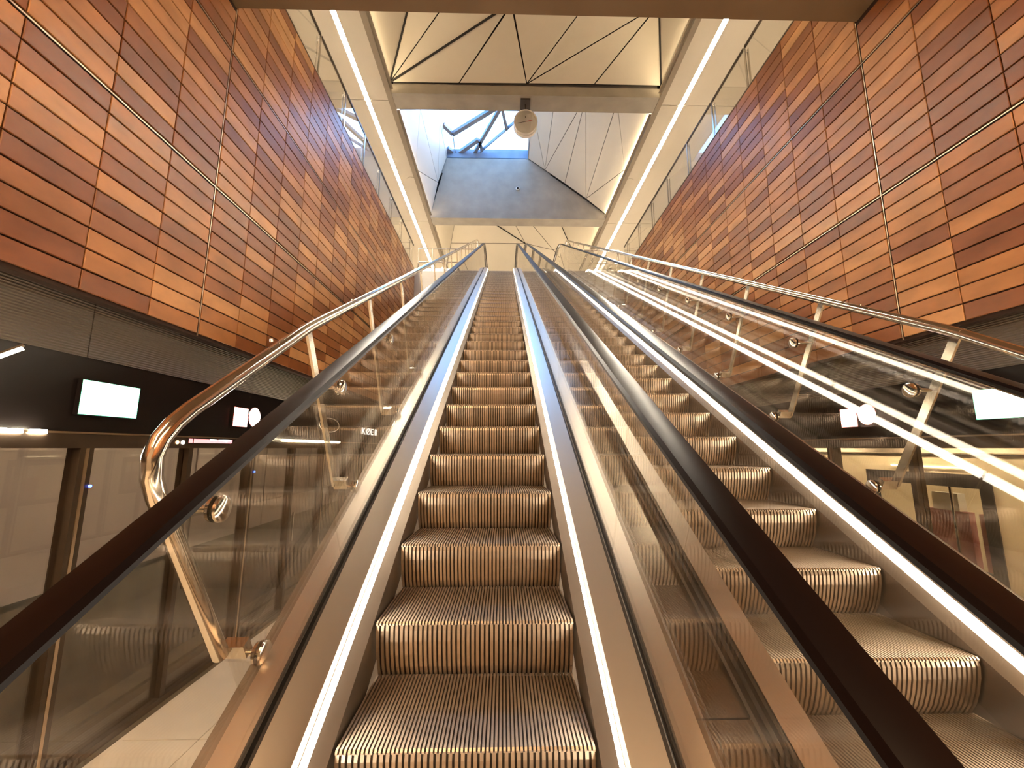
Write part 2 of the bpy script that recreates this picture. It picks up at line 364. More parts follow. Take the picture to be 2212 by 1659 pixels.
# bay over the lower escalator half: facet rising towards the viewer
v1 = struct('ceiling_vault'); tag(v1, 'folded beige panel vault in front of the beam with the clock', 'ceiling')
P0 = (0, 8.98, ZC + .26); n1 = (0, 1, 1)
facet(v1, [[(842, 178), (883, 10), (960, 10)], [(842, 178), (960, 10), (1103, 10)], [(842, 178), (1103, 10), (991, 180)], [(991, 180), (1105, 10), (1138, 181)],
           [(1138, 181), (1107, 10), (1265, 10)], [(1138, 181), (1265, 10), (1423, 10)], [(1138, 181), (1423, 10), (1283, 183)], [(1283, 183), (1424, 10), (1428, 186)],
           [(884, 8), (1424, 8), (1416, -330), (966, -330)]], P0, n1,
      wide=[((842, 178), (884, 8), .045), ((842, 178), (1103, 8), .045), ((1428, 186), (1424, 8), .05)])
A = onplane((842, 178), P0, n1); B = onplane((966, -330), P0, n1); C = onplane((1428, 186), P0, n1); D = onplane((1416, -330), P0, n1)
backing(v1, [A + (-.1, 0, 0), B + (-.1, 0, 0), D + (.1, 0, 0), C + (.1, 0, 0)], (0, .05, .05))
for a, b, x in ((A, B, XOL + .01), (C, D, XOR - .01)):
    q = [a, (x, 4.0, ZC + .26), b]
    nn = np.cross(np.asarray(q[1]) - q[0], np.asarray(q[2]) - q[0]); nn /= np.linalg.norm(nn); nn = nn if nn[2] > 0 else -nn
    MB().prism(poly_inset(q, .012), nn * .02).build('vault_panel', 'panel', v1); backing(v1, q, nn * .05)
q = [(XOL, 4.0, ZC + .26), (XOR, 4.0, ZC + .26), D, B]
MB().prism(poly_inset(q, .012), (0, -.02, .01)).build('vault_panel', 'panel', v1); backing(v1, q, (0, -.05, .03))

# bay with the skylight
v2 = struct('ceiling_vault'); tag(v2, 'folded panel vault round the skylight between the concrete beams', 'ceiling')
TS = Z(11.27)                                   # rim of the skylight
P0 = (.93, 12, TS); n2 = (TS - (ZC + .1), 0, 3.9 - .93)
rp = [[(1140, 236), (1140, 342), (1177, 367), (1151, 236)], [(1151, 236), (1177, 367), (1195.5, 236)], [(1195.5, 236), (1177, 367), (1250, 236)],
      [(1250, 236), (1177, 367), (1220, 396), (1259, 236)], [(1259, 236), (1220, 396), (1266, 429), (1265.5, 236)], [(1265.5, 236), (1266, 429), (1328, 236)],
      [(1328, 236), (1266, 429), (1350, 366), (1335, 236)], [(1335, 236), (1350, 366), (1309, 463), (1412, 236)], [(1266, 429), (1309, 463), (1350, 366)],
      [(1140, 234), (1412, 234), (3.9, 9.48, ZC + .1), (.93, 9.48, TS)]]
facet(v2, rp, P0, n2, gap=.010)
backing(v2, [(.93, 9.3, TS), (.93, 14.75, TS), (3.95, 14.75, ZC + .1), (3.95, 9.3, ZC + .1)], np.array([.04, 0, .05]))
P0 = (-2.25, 12, TS); n3 = (-(TS - ZC - .1), 0, .55)
facet(v2, [[(861, 236), (908, 236), (897, 365)], [(908, 236), (951, 236), (946, 394)], [(908, 236), (946, 394), (897, 365)], [(951, 236), (965, 236), (965, 340), (946, 394)],
           [(897, 365), (946, 394), (930, 468)], [(861, 234), (965, 234), (-2.25, 9.48, TS), (-2.80, 9.48, ZC + .1)]], P0, n3, gap=.010)
backing(v2, [(-2.25, 9.3, TS), (-2.25, 14.75, TS), (-2.82, 14.75, ZC + .1), (-2.82, 9.3, ZC + .1)], np.array([-.05, 0, .02]))
# concrete skylight walls (far and near), upstand
MB().prism([(-2.80, 14.54, ZC + .26), (3.90, 14.54, ZC + .26), (1.75, 14.54, Z(10.6)), (-2.38, 14.54, Z(10.6))], (0, .25, 0)).build('skylight_wall', 'conc', v2)
MB().prism([(-2.45, 14.56, Z(10.6)), (1.85, 14.56, Z(10.6)), (.93, 14.56, TS + .0), (-2.25, 14.56, TS + .0)], (0, .25, 0)).build('skylight_upstand', 'conc', v2)
MB().prism([(-2.85, 9.46, ZC + .26), (3.95, 9.46, ZC + .26), (.93, 9.46, TS), (-2.25, 9.46, TS)], (0, -.2, 0)).build('skylight_wall', 'conc', v2)

# skylight: frame bars and panes
sk = struct('window_1'); tag(sk, 'skylight with slanting steel bars above the concrete well', 'window')
RZ = Z(11.55)
def skp(p): return onplane(p, (0, 0, RZ), (0, 0, 1))
for a, b, w in (((1065, 236), (977.7, 289.4), .15), ((956.6, 268), (977.7, 289.4), .13), ((1033.4, 301.5), (985.2, 334.6), .15), ((967, 319.6), (985, 334.6), .13),
                ((977.7, 286), (985, 338), .03), ((1080, 234), (1019, 340), .12), ((1112, 263), (1023, 340), .035), ((1085.5, 236), (1095, 279), .10), ((1036, 303), (1041, 324), .11),
                ((1080, 234), (1150, 130), .12), ((1065, 236), (1140, 190), .15), ((1085.5, 236), (1070, 150), .10)):
    MB().bar(skp(a), skp(b), w, .12).build('frame_bar', 'skyframe', sk)
for x0, x1, y0, y1 in ((-2.27, .95, 9.40, 9.48), (-2.27, .95, 14.56, 14.66), (-2.33, -2.25, 9.4, 14.66), (.93, 1.01, 9.4, 14.66)):
    MB().box(x0, x1, y0, y1, TS - .02, RZ + .1).build('frame_rim', 'skyframe', sk)
MB().box(-2.3, .98, 9.43, 14.62, RZ + .09, RZ + .10).build('pane', 'sky', sk)

# bay beyond: facet rising towards the viewer over the landing
v3 = struct('ceiling_vault'); tag(v3, 'folded beige panel vault over the escalator head', 'ceiling')
P0 = (0, 20.10, ZC + .26)
facet(v3, [[(982, 480), (1063, 480), (1135, 526), (974, 525)], [(974, 525), (1135, 526), (1108, 592), (962, 592)], [(1063, 480), (1110, 480), (1135, 526)],
           [(1110, 480), (1145, 480), (1195, 540), (1135, 526)], [(1145, 480), (1209, 480), (1231, 527), (1195, 540)], [(1135, 526), (1195, 540), (1240, 592), (1108, 592)], [(1195, 540), (1231, 527), (1260, 592), (1240, 592)],
           [(982, 478), (1209, 478), (1196, 450), (988, 450)]], P0, n1, gap=.012,
      wide=[((1063, 480), (1135, 526), .045), ((982, 480), (962, 592), .03), ((1209, 480), (1260, 592), .03)])
A = onplane((962, 592), P0, n1); B = onplane((988, 450), P0, n1); C = onplane((1260, 592), P0, n1); D = onplane((1196, 450), P0, n1)
backing(v3, [A + (-.1, 0, 0), B, D, C + (.1, 0, 0)], (0, .05, .05))
for a, b, x in ((A, B, XOL + .01), (C, D, XOR - .01)):
    q = [a, (x, 15.1, ZC + .26), b]
    nn = np.cross(np.asarray(q[1]) - q[0], np.asarray(q[2]) - q[0]); nn /= np.linalg.norm(nn); nn = nn if nn[2] > 0 else -nn
    MB().prism(poly_inset(q, .012), nn * .02).build('vault_panel', 'panel', v3); backing(v3, q, nn * .05)
q = [(XOL, 15.1, ZC + .26), (XOR, 15.1, ZC + .26), D, B]
MB().prism(poly_inset(q, .012), (0, -.02, .01)).build('vault_panel', 'panel', v3); backing(v3, q, (0, -.05, .03))
sbuild(MB().box(XOL, XOR, 20.6, 40, ZC + .26, ZC + .3).box(XOL, XOR, -8, 3.5, ZC + .26, ZC + .3), 'ceiling_flat', 'panel', 'flat beige ceiling beyond the vaults', 'ceiling')

rc = struct('ceiling_roof'); tag(rc, 'added dark shell above the folded vault panels, keeping sky light out of their gaps', 'ceiling')  # unseen shell added to stop sky light leaking through gaps in the vaults
for a, b, zt_ in ((3.4, 9.26, Z(12.6)), (14.80, 20.7, Z(11.24))):
    MB().box(XOL - .3, XOR + .3, a, b, zt_, zt_ + .03).build('leak_cover_top', 'dark', rc)
    for x0, x1 in ((XOL - .30, XOL - .13), (XOR + .13, XOR + .30)): MB().box(x0, x1, a, b, ZC + .10, zt_).build('leak_cover_side', 'dark', rc)
    for y0, y1 in ((a, a + .05), (b - .05, b)): MB().box(XOL - .13, XOR + .13, y0, y1, ZC + .3, zt_).build('leak_cover_side', 'dark', rc)
# cove light lines along the vault edges
for x, s, lab in ((XOL, 1, 'dark track side'), (XOR, -1, 'cream train side')):
    cv = thing('cove_light', 'thin cove light along the vault edge on the ' + lab, 'light', (x, 12, ZC))
    for a, b in ((4.1, 8.9), (9.55, 14.45), (15.15, 20.0)):
        MB().box(min(x + s * .002, x + s * .05), max(x + s * .002, x + s * .05), a, b, ZC + .06, ZC + .075).build('tube', 'cove' if a < 9 or a > 15 else 'cove', cv)
        MB().box(min(x + s * .002, x + s * .06), max(x + s * .002, x + s * .06), a, b, ZC + .045, ZC + .058).build('ledge', 'edge', cv)

# light lines under the slab over the platform, behind the viewer
for x in (-1.7, 2.8):
    pl = thing('platform_light', 'long linear light under the slab over the platform on the ' + ('dark track side' if x < 0 else 'cream train side'), 'light', (x, -2, ZS))
    MB().box(x - .36, x + .36, -7, -.6, ZS - .05, ZS - .002).build('housing', 'white', pl)
    MB().box(x - .34, x + .34, -6.95, -.65, ZS - .06, ZS - .051).build('diffuser', 'plat', pl)

# ================================================================== ESCALATORS
def npath(off, end_extra=0.0):
    """nose-line path offset by `off` along its normal: list of (Y,Z)"""
    R = 1.6; a = math.pi / 6; T = R * math.tan(a / 2)
    y0 = (CZ + NOSE / CA * 1.0); yb = -(CZ + NOSE / CA) / math.tan(a)     # nose line meets the floor
    yt = (ZU - (CZ + NOSE / CA)) / math.tan(a)
    out = []
    def P(y, z, ang): out.append((y - math.sin(ang) * off, z + math.cos(ang) * off))
    P(yb - 2.2, 0, 0)
    for k in range(7):                                  # lower arc, centre above
        q = a * k / 6; P(yb - T + R * math.sin(q), R - R * math.cos(q), q)
    for k in range(7):                                  # upper arc, centre below
        q = a * (1 - k / 6); P(yt + T - R * math.sin(q), ZU - R + R * math.cos(q), q)
    P(yt + 2.6 + end_extra, ZU, 0)
    return out
def sweep(prof, X):
    """closed profile [(x,off)] swept along the escalator"""
    n = len(prof); rings = [[(X + x, y, z) for (y, z) in npath(o)] for x, o in prof]
    m = len(rings[0]); v = [rings[j][i] for i in range(m) for j in range(n)]
    f = [(i * n + j, i * n + (j + 1) % n, (i + 1) * n + (j + 1) % n, (i + 1) * n + j) for i in range(m - 1) for j in range(n)]
    return MB().add(v, f + [tuple(range(n)), tuple(range((m - 1) * n, m * n))[::-1]])

# one step: cleated tread and curved cleated riser
def step_mesh():
    b = MB(); w = .376; nr = 61; pt = 2 * w / nr; D = .40; h = .011
    for i in range(nr):                                  # tread ridges
        x0 = -w + i * pt + pt * .22; x1 = -w + (i + 1) * pt - pt * .22
        b.add([(x0, .000, -.006), (x1, .000, -.006), (x1, .006, 0), (x0, .006, 0), (x1, D, 0), (x0, D, 0), (x0, 0, -h), (x1, 0, -h), (x1, D, -h), (x0, D, -h)],
              [(0, 1, 2, 3), (3, 2, 4, 5), (6, 7, 1, 0), (1, 7, 8, 4, 2), (0, 3, 5, 9, 6)])
    prof = [(.004, -.012), (.000, -.03), (.004, -.07), (.016, -.12), (.034, -.17), (.060, -.215)]
    nr = 42; pt = 2 * w / nr
    for i in range(nr):                                  # riser ribs
        x0 = -w + i * pt + pt * .2; x1 = -w + (i + 1) * pt - pt * .2; v = []
        for y, z in prof: v += [(x0, y, z), (x1, y, z), (x1, y + .012, z), (x0, y + .012, z)]
        f = [(4 * k + j, 4 * k + (j + 1) % 4, 4 * k + 4 + (j + 1) % 4, 4 * k + 4 + j) for k in range(len(prof) - 1) for j in range(4)]
        b.add(v, f + [(0, 1, 2, 3)])
    me = b.mesh('step', 'step')
    c = MB(); c.box(-w, w, .01, D, -.03, -h + .001)
    v = []
    for y, z in prof: v += [(-w, y + .011, z), (w, y + .011, z)]
    c.add(v, [(2 * k, 2 * k + 1, 2 * k + 3, 2 * k + 2) for k in range(len(prof) - 1)])
    return me, c.mesh('step_body', 'stepdark')
STEP, STEPB = step_mesh()

def glass_panels(root, X, joints, d0, d1, name='glass_panel'):
    for a, b in zip(joints[:-1], joints[1:]):
        p = [inc(X - .005, a + .004, NOSE + d0), inc(X - .005, b - .004, NOSE + d0), inc(X - .005, b - .004, NOSE + d1), inc(X - .005, a + .004, NOSE + d1)]
        MB().prism(p, (.010, 0, 0)).build(name, 'glass', root)

def escalator(XC, t0, label, inner, hs):
    """inner: +1 / -1 side that faces the other escalator"""
    r = thing('escalator', label, 'escalator', (XC, -1.1, 0))
    for i in range(-7, 37):
        t = t0 + .4064 * i
        p = inc(XC, t, NOSE)
        if p[2] < .03 or p[2] > ZU - .02: continue
        s = place(STEP, 'step', r, tuple(p)); place(STEPB, 'step_body', s, tuple(p))
    for s in (-1, 1):
        sweep([(s * .382, -.16), (s * .382, .0), (s * .424, .030), (s * .432, .026), (s * .390, -.004), (s * .390, -.16)], XC).build('skirt', 'skirt', r)
        sweep([(s * .424, .030), (s * .431, .078), (s * .440, .078), (s * .433, .028)], XC).build('skirt_light', 'skirtlight', r)
        sweep([(s * .426, .080), (s * .426, .088), (s * .436, .104), (s * .535, .118), (s * .535, .09), (s * .445, .080)], XC).build('inner_deck', 'deck', r)
        sweep([(s * .535, .112), (s * .548, .112), (s * .548, .08), (s * .535, .08)], XC).build('gasket', 'gasket', r)
        sweep([(s * .562, .112), (s * .576, .112), (s * .576, .08), (s * .562, .08)], XC).build('gasket', 'gasket', r)
        if s != inner or inner > 0:
            sweep([(s * .576, .112), (s * .652, .108), (s * .652, -.1), (s * .576, -.1)], XC).build('outer_deck', 'deck', r)
        if s != inner:
            sweep([(s * .652, .085), (s * .705, .080), (s * .705, -.75), (s * .652, -.75)], XC).build('truss_cladding', 'clad', r)
        # glass
        js = [1.32 + 1.82 * k for k in range(-2, 8)]; js = [-1.2] + [j for j in js if -1 < j < 13.6] + [14.2]
        glass_panels(r, XC + s * .557, js, .095, .828 + hs)
        # newel glass at both landings (flat part)
        for path_a, path_b in ((0, 4), (11, 14)):
            lo = npath(.095); hi = npath(.828 + hs)
            pts = [(XC + s * .557 - .005, *lo[k]) for k in range(path_a, path_b + 1)] + [(XC + s * .557 - .005, *hi[k]) for k in range(path_b, path_a - 1, -1)]
            MB().prism(pts, (.01, 0, 0)).build('newel_glass', 'glass', r)
        # handrail with its guide; loops round the newels
        hp = []
        for (w, o) in ((-.041, .846), (-.034, .840), (.034, .840), (.041, .846), (.041, .856), (.032, .866), (0, .869), (-.032, .866), (-.041, .856)): hp.append((s * .557 + w, o + hs))
        hr = sweep(hp, XC)
        for end in (0, -1):                                 # half-round returns
            yc, zc = npath(.5)[end]; sg = -1 if end == 0 else 1; rings = []
            for k in range(11):
                q = math.pi * k / 10
                rings.append([(XC + x, yc + sg * math.sin(q) * (o - .5), zc + math.cos(q) * (o - .5)) for x, o in hp])
            n = len(hp); v = [p for rg in rings for p in rg]
            hr.add(v, [(i * n + j, i * n + (j + 1) % n, (i + 1) * n + (j + 1) % n, (i + 1) * n + j) for i in range(10) for j in range(n)])
        hr.build('handrail', 'rubber', r, smooth=True)
        sweep([(s * .557 - .011, .828 + hs), (s * .557 + .011, .828 + hs), (s * .557 + .016, .841 + hs), (s * .557 - .016, .841 + hs)], XC).build('handrail_guide', 'polish', r)
    # comb plates and floor plates at the landings
    yb, zb = npath(0)[0]; yt, zt = npath(0)[-1]
    MB().box(XC - .54, XC + .54, yb - .6, yb + 1.3, .001, .012).build('floor_plate', 'step', r)
    MB().box(XC - .54, XC + .54, yt - 1.6, yt + .6, ZU + .001, ZU + .012).build('floor_plate', 'step', r)
    # soffit of the truss
    sweep([(-.70, -.75), (.70, -.75), (.70, -.80), (-.70, -.80)], XC).build('truss_soffit', 'clad', r)
    return r
XCL, XCR = -.104, 1.308
eL = escalator(XCL, .722, 'glass-sided escalator running beside the dark platform doors with the empty track', 1, .012)
eR = escalator(XCR, .970, 'glass-sided escalator running beside the platform doors with the cream train', -1, .019)

# steel infill between the two escalators
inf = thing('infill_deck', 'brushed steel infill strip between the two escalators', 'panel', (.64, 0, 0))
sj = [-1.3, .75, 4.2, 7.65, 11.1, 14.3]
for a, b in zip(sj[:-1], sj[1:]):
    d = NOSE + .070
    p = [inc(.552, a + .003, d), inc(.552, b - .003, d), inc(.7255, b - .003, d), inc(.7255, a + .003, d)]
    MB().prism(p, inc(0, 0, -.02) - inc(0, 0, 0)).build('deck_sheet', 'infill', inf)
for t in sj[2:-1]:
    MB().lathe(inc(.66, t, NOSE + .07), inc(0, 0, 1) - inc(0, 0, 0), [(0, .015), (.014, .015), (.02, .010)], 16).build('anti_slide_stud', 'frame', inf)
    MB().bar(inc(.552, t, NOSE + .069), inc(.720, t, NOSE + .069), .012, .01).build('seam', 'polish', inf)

# ================================================================== GUARD RAILINGS
def guard(XP, XG, ts, label, s):
    """XP post plane, XG glass plane, s side sign (-1 left)"""
    r = thing('guard_railing', label, 'railing', (XP, .3, 0))
    n0 = -.437; t1 = 1.80
    cur = [inc(XP, 14.3, n0), inc(XP, 8, n0), inc(XP, t1 + .08, n0), inc(XP, t1, n0 - .003), inc(XP, t1 - .08, n0 - .009), inc(XP, 1.06, -.492), inc(XP, 1.0, -.502), inc(XP, .945, -.522), inc(XP, .908, -.553), inc(XP, .888, -.60), inc(XP, .884, -.655), inc(XP, .888, -.72), inc(XP, .905, -1.26)]
    top = [inc(XP, 14.3 + .05, n0 + .0)]; e = cur[0]
    cur = [np.array([XP, e[1] + 1.9, e[2] + .14]), np.array([XP, e[1] + .35, e[2] + .14]), np.array([XP, e[1] + .12, e[2] + .06])] + cur
    MB().tube(cur, .0235, 18).build('rail_tube', 'polish', r, smooth=True)
    MB().disc(inc(XP, t1, n0 - .003), inc(0, 1, 0) - inc(0, 0, 0), .0245, .012, 18).build('tube_joint', 'polish', r, smooth=True)
    for k, t in enumerate(ts):
        if k: MB().bar(inc(XP, t, n0 - .02), inc(XP, t, -1.27), .012, .042, inc(0, 1, 0) - inc(0, 0, 0)).build('post', 'steel', r)
        if k: MB().disc(inc(XP, t - .30, n0 + .024), inc(0, 0, 1) - inc(0, 0, 0), .006, .012, 10).build('rail_stud', 'polish', r)
        for n in (-.725, -1.285):
            a = inc(XP, t, n); b = inc(XG, t, n); o = np.array([-s * .012, 0, 0])
            MB().tube([a, b], .010, 10).build('arm', 'steel', r, smooth=True)
            MB().lathe(b, (-s, 0, 0), [(-.016, .034), (-.006, .036), (-.006, .010), (.006, .010), (.006, .036), (.013, .035), (.018, .026)], 22).build('glass_clamp', 'polish', r, smooth=True)
        x = XP + s * .0
        MB().bar(inc(XP, t, -1.262), inc(XCL - .7065 if s < 0 else XCR + .7065, t, -1.262), .05, .035, inc(0, 1, 0) - inc(0, 0, 0)).build('bracket', 'steel', r)
    gj = [ts[0] - .12] + [ts[k] + .45 for k in range(1, len(ts), 2)] + [14.2]
    for a, b in zip(gj[:-1], gj[1:]):
        if b - a < .1: continue
        p = [inc(XG - .005, a + .004, -1.305), inc(XG - .005, b - .004, -1.305), inc(XG - .005, b - .004, -.60), inc(XG - .005, a + .004, -.60)]
        MB().prism(p, (.010, 0, 0)).build('glass_panel', 'glass', r)
    return r
guard(-.88, -.772, [.93 + .895 * k for k in range(15)], 'stainless tube guard railing with bolted glass, above the dark platform doors', -1)
guard(2.10, 1.985, [.95 + .865 * k for k in range(15)], 'stainless tube guard railing with bolted glass, beside the cream train', 1)

# ================================================================== UPPER BALUSTRADES
def balustrade(X, y0, pitch, n, label, s):
    r = thing('balustrade', label, 'balustrade', (X, YE, ZU))
    for k in range(n + 1):
        y = y0 + pitch * k
        if YE < y < YT + .1:
            MB().box(X - .008, X + .008, y - .020, y + .020, Z(5.9), Z(6.97)).build('post', 'steel', r)
            MB().box(X + s * .06 - .006, X + s * .06 + .006, y - .022, y + .022, Z(5.9), Z(6.93)).build('post', 'steel', r)
            MB().box(*sorted((X, X + s * .06)), y - .008, y + .008, Z(6.86), Z(6.90)).build('spacer', 'steel', r)
        a, b = max(y + .02, YE + .02), min(y + pitch - .02, YT)
        if b - a < .2: continue
        MB().box(X - .006, X + .006, a, b, Z(6.0), Z(6.93)).build('glass_pane', 'glass', r)
        MB().box(X - .016, X + .016, a, b, Z(6.93), Z(6.965)).build('top_rail', 'frame', r)
    return r
balustrade(XL - .08, 6.05 - 2 * 1.13, 1.13, 8, 'glass balustrade with steel posts on top of the tile wall on the dark track side', -1)
balustrade(XR + .08, 6.11 - 2 * 1.145, 1.145, 8, 'glass balustrade with steel posts on top of the tile wall on the cream train side', 1)
# landing rails
for x0, x1, lab in ((-3.0, -1.05, 'steel landing rail beside the pale information board'), (2.3, 4.1, 'steel landing rail at the escalator head on the cream train side')):
    r = thing('landing_rail', lab, 'railing', (x0, 13.6, ZU))
    for z in (.45, .95): MB().tube([(x0, 13.6, ZU + z), (x1, 13.6, ZU + z)], .02, 10).build('rail', 'clad', r, smooth=True)
    n = 4
    for k in range(n + 1): x = x0 + (x1 - x0) * k / n; MB().box(x - .012, x + .012, 13.58, 13.62, ZU, ZU + .95).build('post', 'clad', r)
r = thing('information_board', 'pale blue white information board standing at the escalator head', 'board', (-2.75, 15.2, ZU))
MB().box(-3.12, -2.42, 15.2, 15.28, ZU + .12, ZU + .95).build('panel', 'pale', r); MB().box(-3.15, -3.12, 15.19, 15.29, ZU, ZU + 1).build('post', 'steel', r)
MB().box(-2.42, -2.39, 15.19, 15.29, ZU, ZU + 1).build('post', 'steel', r); MB().box(-2.36, -2.10, 15.2, 15.28, ZU + .12, ZU + .95).build('panel', 'pale', r)

# ================================================================== CLOCK, CAMERA
cx, cy, cz = .535, 9.22, Z(8.10)
ax = np.array([0, -math.cos(.20), -math.sin(.20)]); c = np.array([cx, cy, cz])
ck = thing('clock', 'round white drum clock hanging from the concrete beam', 'clock', (cx, cy, ZC - .0))
MB().lathe(c, ax, [(-.12, .20), (-.12, .285), (-.10, .30), (.02, .30), (.03, .285), (.055, .285), (.06, .30), (.115, .30), (.125, .29), (.118, .275)], 48).build('case', 'white', ck, smooth=True)
MB().disc(c + ax * .115, ax, .277, .006, 48).build('face', 'face', ck)
ux = np.array([1, 0, 0.]); uz = np.cross(ux, ax); uz = uz if uz[2] > 0 else -uz
fc = c + ax * .121
MB().bar(fc, fc + ux * .17 + uz * .035, .010, .003, ax).build('minute_hand', 'red', ck)
MB().bar(fc, fc - ux * .20 - uz * .045, .010, .003, ax).build('hour_hand', 'stepdark', ck)
MB().disc(fc + uz * .11, ax, .014, .003, 12).build('dial_mark', 'stepdark', ck)
MB().bar((cx, cy, cz + .2), (cx, cy, ZC), .03, .03, (0, 1, 0)).build('hanger', 'frame', ck)
MB().box(cx - .12, cx + .12, 9.06, 9.38, ZC - .04, ZC).build('mounting_plate', 'frame', ck)
p = onplane((1118, 408), (0, 14.54, 0), (0, 1, 0))
sc = thing('dome_camera', 'small white dome camera on the skylight wall', 'camera', tuple(p))
MB().lathe(p, (0, -1, 0), [(0, .07), (.03, .075), (.045, .06)], 20).build('base', 'white', sc, smooth=True)
MB().lathe(p + np.array([0, -.04, 0]), (0, -1, 0), [(0, .045), (.025, .04), (.045, .025), (.052, .008)], 16).build('dome', 'black', sc, smooth=True)

# ================================================================== PLATFORM EDGE: fascias, screens, signs
def platform_edge(s):
    X = -3.10 if s < 0 else 4.18; lo = lambda a, b: (min(a, b), max(a, b))
    side = 'dark track' if s < 0 else 'cream train'
    nm = 'left' if s < 0 else 'right'
    # ribbed band under the tiles
    b = struct('trim_3' if s < 0 else 'trim_4'); tag(b, 'grey ribbed metal band under the tile wall on the %s side' % side, 'panel')
    for k in range(-3, 16):
        y = 3.1 + k * 2.06
        MB().box(*lo(X + s * .05, X + s * .08), y + .004, y + 2.056, Z(.68), Z(1.13)).build('band_panel', 'rib', b)
    f = MB().box(*lo(X + s * .06, X + s * .30), -8, 36, Z(.12), Z(.68)).build('trim_5' if s < 0 else 'trim_6', 'black')
    tag(f, 'black fascia carrying lit signs on the %s side' % side, 'panel', kind='structure')
    # screen doors
    r = thing('platform_screen', 'glass platform screen doors with dark frames on the %s side' % side, 'screen doors', (X, 0, 0))
    MB().box(*lo(X, X + s * .22), -7.9, 36, Z(.0), Z(.12)).build('header', 'frame', r)
    MB().box(*lo(X - s * .006, X + s * .03), -7.9, 36, Z(.104), Z(.118)).build('header_trim', 'bead', r)
    MB().box(*lo(X - s * .01, X + s * .22), -7.9, 36, -.0, .05).build('sill', 'frame', r)
    for k in range(-10, 32):
        y = 3.163 + 1.028 * k
        w = .05 if k % 2 == 0 else .028
        MB().box(*lo(X + s * .0, X + s * .10), y - w, y + w, .05, Z(.0)).build('mullion', 'frame', r)
        if k % 2 == 0:
            MB().box(*lo(X - s * .004, X + s * .002), y - .012, y + .012, .05, Z(.0)).build('mullion_strip', 'bead', r)
        MB().box(*lo(X + s * .045, X + s * .057), y + w, y + 1.028 - .028, .05, Z(.0)).build('pane', 'pane', r)
        if k % 2 == 1:
            MB().bar((X - s * .02, y + .06, .95), (X - s * .02, y + .06, 1.35), .02, .02, (1, 0, 0)).build('pull_handle', 'polish', r)
    for y0, y1 in ((1.2, 2.72), (2.76, 2.86)) + (((5.85, 7.0), (7.03, 7.9)) if s < 0 else ()):
        MB().box(*lo(X - s * .010, X - s * .004), y0, y1, Z(.096), Z(.124)).build('header_lamp', 'lhead2', r)
    # lit signs on the fascia
    xf = X + s * .06
    g = thing('exit_sign', 'blank glowing green white sign box on the black fascia, %s side' % side, 'sign', (xf, 3.3, Z(.26)))
    MB().box(*lo(xf, xf - s * .035), 3.07, 3.56, Z(.245), Z(.51)).build('case', 'black', g)
    MB().box(*lo(xf - s * .035, xf - s * .040), 3.085, 3.545, Z(.258), Z(.497)).build('lit_face', 'lgreen', g)
    ya, yb_ = (4.83, 5.08) if s < 0 else (4.80, 5.02)
    MB().box(*lo(xf - s * .035, xf - s * .037), 3.074, 3.556, Z(.249), Z(.506)).build('lit_rim', 'rimgreen', g)
    g = thing('square_sign', 'glowing square red white sign on the black fascia, %s side' % side, 'sign', (xf, ya, Z(.26)))
    MB().box(*lo(xf, xf - s * .030), ya - .008, yb_ + .008, Z(.252), Z(.478)).build('case', 'black', g)
    MB().box(*lo(xf - s * .030, xf - s * .035), ya, yb_, Z(.26), Z(.47)).build('lit_face', 'lred', g)
    MB().box(*lo(xf - s * .030, xf - s * .032), ya - .007, yb_ + .007, Z(.253), Z(.477)).build('lit_rim', 'rimred', g)
    yc = 5.225 if s < 0 else 4.657
    g = thing('round_sign', 'glowing round red white sign on the black fascia, %s side' % side, 'sign', (xf, yc, Z(.26)))
    MB().disc((xf - s * .015, yc, Z(.385)), (1, 0, 0), .122, .030, 32).build('case', 'black', g, smooth=True)
    MB().disc((xf - s * .032, yc, Z(.385)), (1, 0, 0), .113, .006, 32).build('lit_face', 'lred', g, smooth=True)
    MB().disc((xf - s * .0295, yc, Z(.385)), (1, 0, 0), .120, .004, 32).build('lit_rim', 'rimred', g, smooth=True)
    # indicator dots
    for y, z in ((3.215, -.281), (5.27, -.29)):
        d = MB().disc((X - s * .008, y, Z(z)), (1, 0, 0), .010, .012, 12).build('indicator_lamp', 'lblue', r)
platform_edge(-1); platform_edge(1)

# pink route display, dark track side
xf = -3.10
g = thing('route_display', 'narrow pink route display strip with white lettering under the black fascia', 'display', (xf, 4.45, Z(.06)))
MB().box(xf + .0065, xf + .012, 4.12, 4.80, Z(.045), Z(.100)).build('case', 'black', g)
MB().box(xf + .012, xf + .014, 4.13, 4.18, Z(.052), Z(.092)).build('lit_block', 'lpink', g); MB().box(xf + .012, xf + .014, 4.195, 4.78, Z(.052), Z(.092)).build('lit_strip', 'lpink', g)
random.seed(3); y = 4.42
while y < 4.74:
    w = random.uniform(.010, .022)
    if abs(y - 4.53) > .012: MB().box(xf + .014, xf + .015, y, y + w, Z(.070 if 4.655 < y < 4.68 else .079), Z(.092)).build('letter', 'lwhite', g)
    y += w + .005
for y, m, c in ((4.00, 'lorange', 'orange'), (4.07, 'lwhite', 'white')):
    d = MB().disc((xf + .002, y, Z(.055)), (1, 0, 0), .018, .01, 14).build('signal_lamp', m); tag(d, 'tiny round %s signal lamp beside the pink route display' % c, 'lamp')

